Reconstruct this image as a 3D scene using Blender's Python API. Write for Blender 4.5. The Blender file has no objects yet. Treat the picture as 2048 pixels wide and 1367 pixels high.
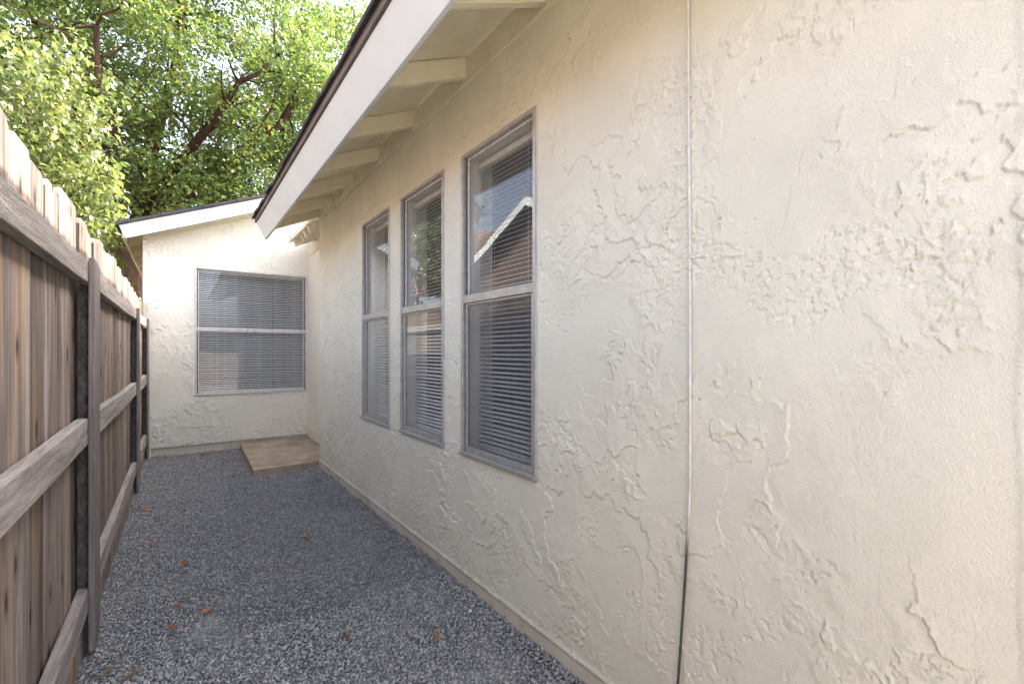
import bpy, math, random
import numpy as np
from mathutils import Matrix, Vector, Euler

random.seed(7)
rng = np.random.default_rng(11)
SC = bpy.context.scene
COL = SC.collection

# ------------------------------------------------------------------ camera
EYE = 1.283
YAW = math.atan2(667, 922)
cam_d = bpy.data.cameras.new('camera')
cam = bpy.data.objects.new('camera', cam_d)
COL.objects.link(cam)
cam.location = (0, 0, EYE)
cam.rotation_euler = (math.pi / 2, 0, -YAW)
cam_d.sensor_width = 36.0
cam_d.lens = 36.0 * 922 / 2048
cam_d.shift_y = 18.5 / 2048
cam_d.clip_start = 0.02
cam_d.clip_end = 2000
SC.camera = cam

# ------------------------------------------------------------------ sky, sun, exposure
SUN_EL = math.radians(45.0)
SUN_AZ = math.radians(91.0)         # clockwise from +Y; 90 = +X
world = bpy.data.worlds.new('World')
SC.world = world
world.use_nodes = True
wn, wl = world.node_tree.nodes, world.node_tree.links
sky = wn.new('ShaderNodeTexSky')
sky.sky_type = 'NISHITA'
sky.sun_disc = False
sky.sun_elevation = SUN_EL
sky.sun_rotation = SUN_AZ
sky.air_density = 0.7
sky.dust_density = 6.0
sky.ozone_density = 1.0
bg = wn['Background']
bg.inputs['Strength'].default_value = 0.15
hz = wn.new('ShaderNodeHueSaturation')              # thin summer haze: the whole sky a little paler
hz.inputs['Saturation'].default_value = 0.68
wl.new(sky.outputs['Color'], hz.inputs['Color'])
wl.new(hz.outputs['Color'], bg.inputs['Color'])

sun_d = bpy.data.lights.new('sun', 'SUN')
sun_d.energy = 2.15
sun_d.angle = math.radians(0.55)
sun_d.color = (1.0, 0.965, 0.88)
sun = bpy.data.objects.new('sun', sun_d)
COL.objects.link(sun)
sdir = Vector((math.sin(SUN_AZ) * math.cos(SUN_EL), math.cos(SUN_AZ) * math.cos(SUN_EL), math.sin(SUN_EL)))
sun.rotation_euler = sdir.to_track_quat('Z', 'Y').to_euler()
sun.location = sdir * 30

SC.view_settings.view_transform = 'Standard'
SC.view_settings.look = 'None'
SC.view_settings.gamma = 1.0
SC.view_settings.exposure = 2.86
SC.view_settings.use_curve_mapping = False
SC.cycles.max_bounces = 10
SC.cycles.diffuse_bounces = 5
SC.cycles.transparent_max_bounces = 24
SC.cycles.caustics_reflective = False
SC.cycles.caustics_refractive = False

# ------------------------------------------------------------------ helpers
class MB:
    """collects shapes and links them as one mesh object"""
    def __init__(self):
        self.v, self.f = [], []
    def hexa(self, p):           # 8 points: bottom ring 0-3, top ring 4-7
        n = len(self.v)
        self.v += [tuple(q) for q in p]
        for q in ((3, 2, 1, 0), (4, 5, 6, 7), (0, 1, 5, 4), (1, 2, 6, 5), (2, 3, 7, 6), (3, 0, 4, 7)):
            self.f.append(tuple(n + i for i in q))
        return self
    def box(self, x0, x1, y0, y1, z0, z1):
        x0, x1 = sorted((x0, x1)); y0, y1 = sorted((y0, y1)); z0, z1 = sorted((z0, z1))
        return self.hexa([(x0, y0, z0), (x1, y0, z0), (x1, y1, z0), (x0, y1, z0),
                          (x0, y0, z1), (x1, y0, z1), (x1, y1, z1), (x0, y1, z1)])
    def prism_y(self, prof, y0, y1):   # profile (x,z) extruded along Y
        n, k = len(self.v), len(prof)
        self.v += [(x, y0, z) for x, z in prof] + [(x, y1, z) for x, z in prof]
        self.f.append(tuple(n + i for i in range(k)))
        self.f.append(tuple(n + k + i for i in reversed(range(k))))
        for i in range(k):
            j = (i + 1) % k
            self.f.append((n + i, n + k + i, n + k + j, n + j))
        return self
    def tube(self, path, radii, sides=6, cap=True):
        n0 = len(self.v)
        prev = None
        for i, p in enumerate(path):
            p = Vector(p)
            a = Vector(path[max(i - 1, 0)]); b = Vector(path[min(i + 1, len(path) - 1)])
            t = (b - a).normalized()
            ref = Vector((0, 0, 1)) if abs(t.z) < 0.9 else Vector((1, 0, 0))
            e1 = t.cross(ref).normalized(); e2 = t.cross(e1)
            r = radii[i] if hasattr(radii, '__len__') else radii
            for k in range(sides):
                a_ = 2 * math.pi * k / sides
                self.v.append(tuple(p + e1 * (r * math.cos(a_)) + e2 * (r * math.sin(a_))))
        for i in range(len(path) - 1):
            for k in range(sides):
                k2 = (k + 1) % sides
                self.f.append((n0 + i * sides + k, n0 + i * sides + k2, n0 + (i + 1) * sides + k2, n0 + (i + 1) * sides + k))
        if cap:
            self.f.append(tuple(n0 + k for k in reversed(range(sides))))
            e = n0 + (len(path) - 1) * sides
            self.f.append(tuple(e + k for k in range(sides)))
        return self
    def mesh(self, name, mat=None, smooth=False):
        me = bpy.data.meshes.new(name)
        me.from_pydata(self.v, [], self.f)
        if mat: me.materials.append(mat)
        if smooth: me.polygons.foreach_set('use_smooth', [True] * len(me.polygons))
        me.update()
        return me
    def build(self, name, mat, parent=None, bevel=0.0, smooth=False):
        return link(name, self.mesh(name, mat, smooth), parent, bevel)

def link(name, me, parent=None, bevel=0.0, loc=(0, 0, 0), rot=None, scale=None):
    o = bpy.data.objects.new(name, me)
    COL.objects.link(o)
    o.location = loc
    if rot: o.rotation_euler = rot
    if scale: o.scale = scale
    if parent is not None:
        o.parent = parent
        if parent.type == 'EMPTY':
            o.matrix_parent_inverse = Matrix.Translation(-Vector(parent.location))
    if bevel:
        m = o.modifiers.new('bevel', 'BEVEL')
        m.width = bevel; m.segments = 2; m.limit_method = 'ANGLE'
    return o

def tag(o, label=None, cat=None, group=None, kind=None):
    if label: o['label'] = label
    if cat: o['category'] = cat
    if group: o['group'] = group
    if kind: o['kind'] = kind
    return o

def thing(name, label, cat, loc=(0, 0, 0), group=None):
    o = bpy.data.objects.new(name, None)
    o.empty_display_size = 0.1
    COL.objects.link(o)
    o.location = loc
    return tag(o, label, cat, group)

def np_mesh(name, verts, tris, mat, smooth=False):
    me = bpy.data.meshes.new(name)
    nf, k = tris.shape
    me.vertices.add(len(verts)); me.vertices.foreach_set('co', verts.astype(np.float32).ravel())
    me.loops.add(nf * k); me.loops.foreach_set('vertex_index', tris.astype(np.int32).ravel())
    me.polygons.add(nf); me.polygons.foreach_set('loop_start', np.arange(0, nf * k, k, dtype=np.int32))
    if smooth: me.polygons.foreach_set('use_smooth', np.ones(nf, dtype=bool))
    me.materials.append(mat)
    me.update(calc_edges=True)
    return me

# ---- numpy noise
_perm = rng.permutation(4096)
_grad = np.stack([np.cos(np.arange(64) * 2 * np.pi / 64), np.sin(np.arange(64) * 2 * np.pi / 64)], 1)
def gnoise(x, y):
    xi = np.floor(x).astype(np.int64); yi = np.floor(y).astype(np.int64)
    xf = x - xi; yf = y - yi
    def g(ix, iy, fx, fy):
        h = _perm[(_perm[ix & 4095] + iy * 7) & 4095] & 63
        return _grad[h, 0] * fx + _grad[h, 1] * fy
    u = xf * xf * xf * (xf * (xf * 6 - 15) + 10); v = yf * yf * yf * (yf * (yf * 6 - 15) + 10)
    a = g(xi, yi, xf, yf); b = g(xi + 1, yi, xf - 1, yf)
    c = g(xi, yi + 1, xf, yf - 1); d = g(xi + 1, yi + 1, xf - 1, yf - 1)
    return 1.45 * ((a * (1 - u) + b * u) * (1 - v) + (c * (1 - u) + d * u) * v)
def fbm(x, y, o=4, lac=2.03, gain=0.5):
    s, a, t = 0, 1.0, 0
    for i in range(o):
        s = s + a * gnoise(x + i * 17.3, y - i * 9.1); t += a; a *= gain; x = x * lac; y = y * lac
    return s / t * 1.3
def sstep(a, b, x):
    t = np.clip((x - a) / (b - a), 0, 1)
    return t * t * (3 - 2 * t)

# ------------------------------------------------------------------ materials
def mat(name):
    m = bpy.data.materials.new(name); m.use_nodes = True
    nt = m.node_tree
    return m, nt.nodes, nt.links, nt.nodes['Principled BSDF']
def nd(ns, t, **kw):
    n = ns.new(t)
    for k, v in kw.items():
        if k in n.inputs: n.inputs[k].default_value = v
        else: setattr(n, k, v)
    return n
def ramp(ns, stops):
    r = ns.new('ShaderNodeValToRGB')
    e = r.color_ramp.elements
    while len(e) < len(stops): e.new(0.5)
    for i, (p, c) in enumerate(stops):
        e[i].position = p
        e[i].color = (*c, 1) if len(c) == 3 else c
    return r
def coords(ns, ls, scale=(1, 1, 1), per_object=False):
    tc = ns.new('ShaderNodeTexCoord')
    mp = ns.new('ShaderNodeMapping')
    mp.inputs['Scale'].default_value = scale
    ls.new(tc.outputs['Object'], mp.inputs['Vector'])
    if per_object:
        oi = ns.new('ShaderNodeObjectInfo')
        mu = nd(ns, 'ShaderNodeMath', operation='MULTIPLY'); mu.inputs[1].default_value = 37.0
        ls.new(oi.outputs['Random'], mu.inputs[0])
        cb = ns.new('ShaderNodeCombineXYZ')
        for i in range(3): ls.new(mu.outputs[0], cb.inputs[i])
        ls.new(cb.outputs[0], mp.inputs['Location'])
    return mp
def mix(ns, ls, a, b, fac, mode='MIX'):
    m = ns.new('ShaderNodeMix'); m.data_type = 'RGBA'; m.blend_type = mode
    for s, v in ((6, a), (7, b), (0, fac)):
        if hasattr(v, 'is_linked') or hasattr(v, 'links'): ls.new(v, m.inputs[s])
        elif s == 0: m.inputs[0].default_value = v
        else: m.inputs[s].default_value = (*v, 1)
    return m.outputs[2]
def bump(ns, ls, h, bsdf, strength=0.3, dist=0.01):
    b = nd(ns, 'ShaderNodeBump', Strength=strength, Distance=dist)
    ls.new(h, b.inputs['Height']); ls.new(b.outputs[0], bsdf.inputs['Normal'])

def m_paint(name, col, var=0.06, rough=0.75, bscale=220, bstr=0.25, stain=None, specks=False):
    m, ns, ls, p = mat(name)
    mp = coords(ns, ls)
    n1 = nd(ns, 'ShaderNodeTexNoise', Scale=3.0, Detail=6.0, Roughness=0.6)
    n2 = nd(ns, 'ShaderNodeTexNoise', Scale=float(bscale), Detail=3.0)
    ls.new(mp.outputs[0], n1.inputs['Vector']); ls.new(mp.outputs[0], n2.inputs['Vector'])
    lo = tuple(c * (1 - var) for c in col); hi = tuple(min(1, c * (1 + var)) for c in col)
    r = ramp(ns, [(0.35, lo), (0.65, hi)]); ls.new(n1.outputs['Fac'], r.inputs[0])
    out = r.outputs[0]
    if stain:
        n3 = nd(ns, 'ShaderNodeTexNoise', Scale=7.0, Detail=8.0, Roughness=0.7)
        ls.new(mp.outputs[0], n3.inputs['Vector'])
        r3 = ramp(ns, [(0.55, (0, 0, 0)), (0.75, (1, 1, 1))]); ls.new(n3.outputs['Fac'], r3.inputs[0])
        out = mix(ns, ls, out, stain, r3.outputs[0])
    if specks:
        n4 = nd(ns, 'ShaderNodeTexNoise', Scale=42.0, Detail=2.0)
        ls.new(mp.outputs[0], n4.inputs['Vector'])
        r4 = ramp(ns, [(0.76, (0, 0, 0)), (0.80, (0.55, 0.55, 0.55))]); ls.new(n4.outputs['Fac'], r4.inputs[0])
        out = mix(ns, ls, out, (0.30, 0.21, 0.11), r4.outputs[0])
    ls.new(out, p.inputs['Base Color'])
    p.inputs['Roughness'].default_value = rough
    p.inputs['Specular IOR Level'].default_value = 0.3
    bump(ns, ls, n2.outputs['Fac'], p, bstr, 0.004)
    return m

def m_wood(name, cols, grain=(14, 14, 0.9), streak=None, rough=0.85, dark=None, per_object=True, bstr=0.5, objvar=0.25, knots=False):
    """weathered timber; grain stretched along the axis of the small scale value"""
    m, ns, ls, p = mat(name)
    mp = coords(ns, ls, grain, per_object)
    n1 = nd(ns, 'ShaderNodeTexNoise', Scale=1.6, Detail=8.0, Roughness=0.65, Distortion=0.6)
    n2 = nd(ns, 'ShaderNodeTexNoise', Scale=9.0, Detail=6.0, Roughness=0.7)
    for n in (n1, n2): ls.new(mp.outputs[0], n.inputs['Vector'])
    r = ramp(ns, [(0.28, cols[0]), (0.5, cols[1]), (0.72, cols[2])]); ls.new(n1.outputs['Fac'], r.inputs[0])
    out = r.outputs[0]
    r2 = ramp(ns, [(0.3, (0.55, 0.55, 0.55)), (0.62, (1, 1, 1))]); ls.new(n2.outputs['Fac'], r2.inputs[0])
    out = mix(ns, ls, out, r2.outputs[0], 0.8, 'MULTIPLY')
    if streak:
        n3 = nd(ns, 'ShaderNodeTexNoise', Scale=0.9, Detail=4.0, Roughness=0.55, Distortion=0.4)
        mp3 = coords(ns, ls, tuple(g * 1.3 for g in grain), per_object)
        ls.new(mp3.outputs[0], n3.inputs['Vector'])
        r3 = ramp(ns, [(0.56, (0, 0, 0)), (0.70, (0.8, 0.8, 0.8))]); ls.new(n3.outputs['Fac'], r3.inputs[0])
        out = mix(ns, ls, out, streak, r3.outputs[0])
    if dark:
        n5 = nd(ns, 'ShaderNodeTexNoise', Scale=1.1, Detail=5.0, Roughness=0.6)
        mp5 = coords(ns, ls, tuple(g * 0.55 for g in grain), per_object)
        ls.new(mp5.outputs[0], n5.inputs['Vector'])
        r5 = ramp(ns, [(0.60, (0, 0, 0)), (0.74, (0.75, 0.75, 0.75))]); ls.new(n5.outputs['Fac'], r5.inputs[0])
        out = mix(ns, ls, out, dark, r5.outputs[0])
    if knots:
        mk = coords(ns, ls, (5.0, 5.0, 2.2), True)
        sp = ns.new('ShaderNodeSeparateXYZ'); ls.new(mk.outputs[0], sp.inputs[0])
        cb = ns.new('ShaderNodeCombineXYZ'); ls.new(sp.outputs['Y'], cb.inputs[0]); ls.new(sp.outputs['Z'], cb.inputs[1])
        vo = nd(ns, 'ShaderNodeTexVoronoi', Scale=1.0, voronoi_dimensions='2D'); ls.new(cb.outputs[0], vo.inputs['Vector'])
        rk_ = ramp(ns, [(0.03, (0.95, 0.95, 0.95)), (0.065, (0.45, 0.45, 0.45)), (0.12, (0, 0, 0))]); ls.new(vo.outputs['Distance'], rk_.inputs[0])
        out = mix(ns, ls, out, (0.055, 0.035, 0.026), rk_.outputs[0])
    if per_object:
        oi = ns.new('ShaderNodeObjectInfo')
        mr = nd(ns, 'ShaderNodeMapRange'); mr.inputs['To Min'].default_value = 1 - objvar; mr.inputs['To Max'].default_value = 1 + objvar
        ls.new(oi.outputs['Random'], mr.inputs['Value'])
        hs = ns.new('ShaderNodeHueSaturation')
        ls.new(mr.outputs[0], hs.inputs['Value']); ls.new(out, hs.inputs['Color']); out = hs.outputs[0]
    ls.new(out, p.inputs['Base Color'])
    p.inputs['Roughness'].default_value = rough
    p.inputs['Specular IOR Level'].default_value = 0.2
    bump(ns, ls, n2.outputs['Fac'], p, bstr, 0.006)
    return m

def m_simple(name, col, rough=0.6, metal=0.0, spec=0.5):
    m, ns, ls, p = mat(name)
    mp = coords(ns, ls)
    n = nd(ns, 'ShaderNodeTexNoise', Scale=25.0, Detail=5.0, Roughness=0.65)
    ls.new(mp.outputs[0], n.inputs['Vector'])
    r = ramp(ns, [(0.3, tuple(c * 0.78 for c in col)), (0.7, tuple(min(1, c * 1.12) for c in col))])
    ls.new(n.outputs['Fac'], r.inputs[0]); ls.new(r.outputs[0], p.inputs['Base Color'])
    p.inputs['Roughness'].default_value = rough; p.inputs['Metallic'].default_value = metal
    p.inputs['Specular IOR Level'].default_value = spec
    return m

def m_leaf(name, cols, trans=0.45, rough=0.42):
    m, ns, ls, p = mat(name)
    ge = ns.new('ShaderNodeNewGeometry')
    r = ramp(ns, cols); ls.new(ge.outputs['Random Per Island'], r.inputs[0])
    ls.new(r.outputs[0], p.inputs['Base Color'])
    p.inputs['Roughness'].default_value = rough
    p.inputs['Specular IOR Level'].default_value = 0.85
    tr = ns.new('ShaderNodeBsdfTranslucent')
    hs = nd(ns, 'ShaderNodeHueSaturation', Hue=0.495, Saturation=1.05, Value=1.5)
    ls.new(r.outputs[0], hs.inputs['Color']); ls.new(hs.outputs[0], tr.inputs['Color'])
    ms = ns.new('ShaderNodeMixShader'); ms.inputs[0].default_value = trans
    ls.new(p.outputs[0], ms.inputs[1]); ls.new(tr.outputs[0], ms.inputs[2])
    ls.new(ms.outputs[0], ns['Material Output'].inputs[0])
    return m

CREAM = (0.75, 0.73, 0.61)
M = {}
M['stucco'] = m_paint('cream_stucco', CREAM, 0.05, 0.8, 240, 0.6, specks=True)
M['stucco_wing'] = m_paint('pale_stucco', (0.79, 0.765, 0.665), 0.03, 0.8, 200, 0.35)
M['cream'] = m_paint('cream_painted_wood', (0.82, 0.77, 0.60), 0.05, 0.6, 120, 0.15, stain=(0.70, 0.61, 0.44))
M['cream_panel'] = m_paint('pale_painted_panel', (0.80, 0.74, 0.62), 0.03, 0.6, 120, 0.1)
M['white'] = m_paint('white_painted_fascia', (0.745, 0.795, 0.79), 0.035, 0.55, 90, 0.12)
M['found'] = m_paint('painted_concrete_footing', (0.62, 0.57, 0.475), 0.1, 0.85, 150, 0.5, stain=(0.36, 0.27, 0.17))
M['shingle'] = m_paint('dark_roof_shingle', (0.075, 0.07, 0.075), 0.25, 0.95, 300, 0.8, stain=(0.14, 0.12, 0.09))
M['drip'] = m_paint('weathered_roof_edge', (0.20, 0.175, 0.165), 0.2, 0.85, 160, 0.4, stain=(0.10, 0.085, 0.075))
M['brown_shingle'] = m_paint('brown_roof_shingle', (0.20, 0.115, 0.075), 0.3, 0.9, 60, 0.6)
M['neighbor'] = m_paint('brown_neighbour_siding', (0.15, 0.11, 0.085), 0.08, 0.85, 120, 0.3)
M['alum'] = m_simple('dull_aluminium', (0.50, 0.495, 0.475), 0.42, 0.45)
M['alum_dark'] = m_simple('dark_aluminium_channel', (0.13, 0.125, 0.12), 0.5, 0.4)
M['alum_white'] = m_simple('chalky_window_frame', (0.66, 0.63, 0.60), 0.6, 0.1)
M['blind'] = m_simple('white_blind_slat', (0.90, 0.89, 0.88), 0.45)
M['cord'] = m_simple('blind_cord', (0.75, 0.72, 0.66), 0.8)
M['jamb'] = m_paint('white_window_reveal', (0.84, 0.83, 0.80), 0.05, 0.7, 120, 0.1)
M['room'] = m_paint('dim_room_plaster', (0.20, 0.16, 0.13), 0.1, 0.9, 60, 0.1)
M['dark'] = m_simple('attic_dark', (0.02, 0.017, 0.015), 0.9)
M['cable'] = m_simple('painted_cable', (0.70, 0.70, 0.66), 0.55)
m = M['cable']; ns, ls = m.node_tree.nodes, m.node_tree.links; p = ns['Principled BSDF']       # paint worn off the lowest stretch
tc = ns.new('ShaderNodeTexCoord'); sx = ns.new('ShaderNodeSeparateXYZ'); ls.new(tc.outputs['Object'], sx.inputs[0])
src = p.inputs['Base Color'].links[0].from_socket
rz = ramp(ns, [(0.66, (1, 1, 1)), (0.80, (0, 0, 0))]); ls.new(sx.outputs['Z'], rz.inputs[0])
ls.new(mix(ns, ls, src, (0.075, 0.072, 0.068), rz.outputs[0]), p.inputs['Base Color'])
M['cable_black'] = m_simple('bare_black_cable', (0.07, 0.068, 0.066), 0.6)
M['board'] = m_wood('weathered_fence_board', [(0.10, 0.078, 0.068), (0.27, 0.22, 0.19), (0.47, 0.40, 0.35)], (11, 11, 0.6),
                    streak=(0.48, 0.30, 0.155), dark=(0.11, 0.085, 0.075), knots=True, objvar=0.32)
M['rail'] = m_wood('grey_weathered_rail', [(0.22, 0.19, 0.17), (0.42, 0.375, 0.34), (0.60, 0.55, 0.50)], (26, 1.3, 26), bstr=1.0, objvar=0.1)
M['cover'] = m_wood('purple_grey_cover_board', [(0.17, 0.145, 0.135), (0.28, 0.24, 0.225), (0.38, 0.33, 0.305)], (18, 18, 0.9), objvar=0.08)
M['post'] = m_wood('dark_incised_post', [(0.05, 0.046, 0.043), (0.13, 0.12, 0.112), (0.25, 0.23, 0.21)], (30, 30, 14), bstr=1.0, objvar=0.05)
M['slab'] = m_paint('stained_concrete', (0.42, 0.33, 0.245), 0.25, 0.85, 130, 0.7, stain=(0.21, 0.15, 0.105))
M['bounce_slab'] = m_paint('bounce_slab_concrete', (0.22, 0.215, 0.20), 0.1, 0.85, 100, 0.4, stain=(0.17, 0.165, 0.15))
M['bark'] = m_wood('red_brown_bark', [(0.045, 0.026, 0.018), (0.09, 0.052, 0.036), (0.15, 0.095, 0.065)], (9, 9, 2.5), per_object=False, bstr=1.0)
M['twig'] = m_simple('grey_twig', (0.20, 0.14, 0.09), 0.85)
M['leaf_big'] = m_leaf('broad_leaf_green', [(0.0, (0.060, 0.108, 0.028)), (0.35, (0.102, 0.165, 0.040)), (0.7, (0.165, 0.225, 0.055)),
                                            (0.96, (0.22, 0.25, 0.06)), (1.0, (0.28, 0.20, 0.05))], 0.42, 0.34)
M['leaf_near'] = m_leaf('pale_leaf_green', [(0.0, (0.07, 0.11, 0.035)), (0.5, (0.15, 0.19, 0.055)), (1.0, (0.29, 0.30, 0.09))], 0.36, 0.33)
M['dry'] = m_wood('dry_leaf', [(0.24, 0.085, 0.035), (0.40, 0.17, 0.07), (0.52, 0.29, 0.14)], (40, 40, 40), objvar=0.35, bstr=0.2)
M['green_dry'] = m_simple('fresh_fallen_leaf', (0.10, 0.17, 0.03), 0.6)
M['white_scrap'] = m_simple('white_pebble', (0.75, 0.74, 0.72), 0.7)
M['soil'] = m_paint('dry_soil', (0.16, 0.125, 0.09), 0.25, 0.95, 40, 0.8)

# gravel: colour per stone
m, ns, ls, p = mat('blue_grey_gravel')
ge = ns.new('ShaderNodeNewGeometry')
r = ramp(ns, [(0.0, (0.15, 0.152, 0.155)), (0.35, (0.265, 0.267, 0.268)), (0.75, (0.38, 0.382, 0.38)), (0.95, (0.49, 0.487, 0.48)), (1.0, (0.46, 0.38, 0.32))])
ls.new(ge.outputs['Random Per Island'], r.inputs[0]); ls.new(r.outputs[0], p.inputs['Base Color'])
p.inputs['Roughness'].default_value = 0.75
M['gravel'] = m
M['bed'] = m_paint('gravel_fines', (0.22, 0.215, 0.21), 0.4, 0.95, 90, 0.9)

# glass: clear pane with Fresnel reflection
def m_glass(name, tint=(0.96, 0.97, 0.97), f0=0.05, veil=0.0):
    m, ns, ls, p = mat(name)
    tb = ns.new('ShaderNodeBsdfTransparent'); tb.inputs[0].default_value = (*tint, 1)
    gb = ns.new('ShaderNodeBsdfGlossy'); gb.inputs['Roughness'].default_value = 0.003
    ge = ns.new('ShaderNodeNewGeometry')             # Schlick reflectance, the same from both sides of the thin pane
    dt = nd(ns, 'ShaderNodeVectorMath', operation='DOT_PRODUCT')
    ls.new(ge.outputs['Incoming'], dt.inputs[0]); ls.new(ge.outputs['Normal'], dt.inputs[1])
    ab = nd(ns, 'ShaderNodeMath', operation='ABSOLUTE'); ls.new(dt.outputs['Value'], ab.inputs[0])
    om = nd(ns, 'ShaderNodeMath', operation='SUBTRACT'); om.inputs[0].default_value = 1.0; ls.new(ab.outputs[0], om.inputs[1])
    pw = nd(ns, 'ShaderNodeMath', operation='POWER'); ls.new(om.outputs[0], pw.inputs[0]); pw.inputs[1].default_value = 5.0
    fr = nd(ns, 'ShaderNodeMath', operation='MULTIPLY_ADD'); ls.new(pw.outputs[0], fr.inputs[0])
    fr.inputs[1].default_value = 1 - f0; fr.inputs[2].default_value = f0
    mp = coords(ns, ls)
    nz = nd(ns, 'ShaderNodeTexNoise', Scale=2.2, Detail=1.0)
    ls.new(mp.outputs[0], nz.inputs['Vector'])
    b = nd(ns, 'ShaderNodeBump', Strength=0.06, Distance=0.02)
    ls.new(nz.outputs['Fac'], b.inputs['Height']); ls.new(b.outputs[0], gb.inputs['Normal'])
    ms = ns.new('ShaderNodeMixShader')
    ls.new(fr.outputs[0], ms.inputs[0]); ls.new(tb.outputs[0], ms.inputs[1]); ls.new(gb.outputs[0], ms.inputs[2])
    last = ms.outputs[0]
    if veil:
        df = ns.new('ShaderNodeBsdfDiffuse'); df.inputs[0].default_value = (0.62, 0.60, 0.58, 1)
        m2 = ns.new('ShaderNodeMixShader'); m2.inputs[0].default_value = veil
        ls.new(last, m2.inputs[1]); ls.new(df.outputs[0], m2.inputs[2]); last = m2.outputs[0]
    ls.new(last, ns['Material Output'].inputs[0])
    return m
M['glass'] = m_glass('window_glass', veil=0.04)
m, ns, ls, p = mat('insect_screen')
tb = ns.new('ShaderNodeBsdfTransparent'); df = ns.new('ShaderNodeBsdfDiffuse'); df.inputs[0].default_value = (0.12, 0.12, 0.125, 1)
ms = ns.new('ShaderNodeMixShader'); ms.inputs[0].default_value = 0.14
ls.new(tb.outputs[0], ms.inputs[1]); ls.new(df.outputs[0], ms.inputs[2]); ls.new(ms.outputs[0], ns['Material Output'].inputs[0])
M['screen'] = m

# ------------------------------------------------------------------ ground
g = MB(); S = 400
g.v = [(-S, -S, -0.03), (S, -S, -0.03), (S, S, -0.03), (-S, S, -0.03)]; g.f = [(0, 1, 2, 3)]
tag(g.build('ground', M['soil']), kind='structure')
g = MB(); g.v = [(-0.40, -1.5, -0.010), (1.29, -1.5, -0.010), (1.29, 7.12, -0.010), (-0.40, 7.12, -0.010)]; g.f = [(0, 1, 2, 3)]
tag(g.build('gravel_bed', M['bed']), kind='structure')

p_ = MB().box(-0.40, 9.0, -7.0, -0.52, -0.06, 0.012)  # unseen slab added behind the camera to bounce sunlight onto the long wall
tag(p_.build('bounce_slab', M['bounce_slab'], bevel=0.006), kind='structure')

def stones():
    t = (1 + 5 ** 0.5) / 2
    ico = np.array([(-1, t, 0), (1, t, 0), (-1, -t, 0), (1, -t, 0), (0, -1, t), (0, 1, t), (0, -1, -t), (0, 1, -t),
                    (t, 0, -1), (t, 0, 1), (-t, 0, -1), (-t, 0, 1)], float) / 1.902
    icf = np.array([(0, 11, 5), (0, 5, 1), (0, 1, 7), (0, 7, 10), (0, 10, 11), (1, 5, 9), (5, 11, 4), (11, 10, 2), (10, 7, 6), (7, 1, 8),
                    (3, 9, 4), (3, 4, 2), (3, 2, 6), (3, 6, 8), (3, 8, 9), (4, 9, 5), (2, 4, 11), (6, 2, 10), (8, 6, 7), (9, 8, 1)])
    oc = np.array([(1, 0, 0), (-1, 0, 0), (0, 1, 0), (0, -1, 0), (0, 0, 1), (0, 0, -1)], float)
    ocf = np.array([(0, 2, 4), (2, 1, 4), (1, 3, 4), (3, 0, 4), (2, 0, 5), (1, 2, 5), (3, 1, 5), (0, 3, 5)])
    V, F, n = [], [], 0
    for base, fc, y0, y1, step in ((oc, ocf, -0.50, 1.0, 0.0125), (ico, icf, 1.0, 2.4, 0.0098), (oc, ocf, 2.4, 7.08, 0.0100)):
        xs = np.arange(-0.385, 1.275, step); ys = np.arange(y0, y1, step)
        gx, gy = np.meshgrid(xs, ys); gx = gx.ravel(); gy = gy.ravel()
        k = len(gx)
        gx = gx + rng.normal(0, step * 0.35, k); gy = gy + rng.normal(0, step * 0.35, k)
        keep = ~((gx > 0.63) & (gy > 5.42)) & (gx < 1.266)
        gx, gy = gx[keep], gy[keep]; k = len(gx)
        size = step * rng.uniform(0.45, 0.95, k) * (1 + 0.5 * (rng.uniform(size=k) > 0.96))
        # heaped a little along both sides, hollows in between
        zz = 0.010 * fbm(gx * 2.5, gy * 2.5, 3) + rng.uniform(-0.004, 0.004, k) - 0.004 + 0.018 * sstep(0.12, 0.0, 1.27 - gx) * (0.5 + fbm(gy * 3, gx * 0, 2))
        q = rng.normal(size=(k, 4)) * np.array([1, 0.45, 0.45, 1]); q /= np.linalg.norm(q, axis=1)[:, None]
        w, x, y, z = q.T
        R = np.stack([np.stack([1 - 2 * (y * y + z * z), 2 * (x * y - z * w), 2 * (x * z + y * w)], 1),
                      np.stack([2 * (x * y + z * w), 1 - 2 * (x * x + z * z), 2 * (y * z - x * w)], 1),
                      np.stack([2 * (x * z - y * w), 2 * (y * z + x * w), 1 - 2 * (x * x + y * y)], 1)], 1)
        sc = np.stack([rng.uniform(0.9, 1.4, k), rng.uniform(0.6, 0.95, k), rng.uniform(0.35, 0.7, k)], 1) * size[:, None]
        loc = base[None] * (1 + rng.normal(0, 0.16, (k, len(base), 1)))
        P = np.einsum('kij,knj->kni', R, loc * sc[:, None, :])
        P[..., 0] += gx[:, None]; P[..., 1] += gy[:, None]; P[..., 2] += zz[:, None]
        V.append(P.reshape(-1, 3)); F.append((fc[None] + (np.arange(k) * len(base))[:, None, None]).reshape(-1, 3) + n)
        n += k * len(base)
    return np.concatenate(V), np.concatenate(F)
sv, sf = stones()
tag(link('gravel', np_mesh('gravel', sv, sf, M['gravel'])), 'loose blue grey crushed gravel covering the side yard', 'gravel', kind='stuff')

# ------------------------------------------------------------------ house
WX = 1.27           # plane of the long stucco wall
WEND = 5.40         # its far corner
FY = 7.10           # plane of the far wing wall
RX = 1.51           # recessed entry wall
HEAD, SILL, MEET = 2.352, 0.722, 1.565
WINS = [(1.576, 2.222), (2.441, 3.085), (3.300, 3.920)]
house = thing('house', 'cream stucco house with deep open eaves along the gravel yard', 'house', (2.5, 3.0, 0))

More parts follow.
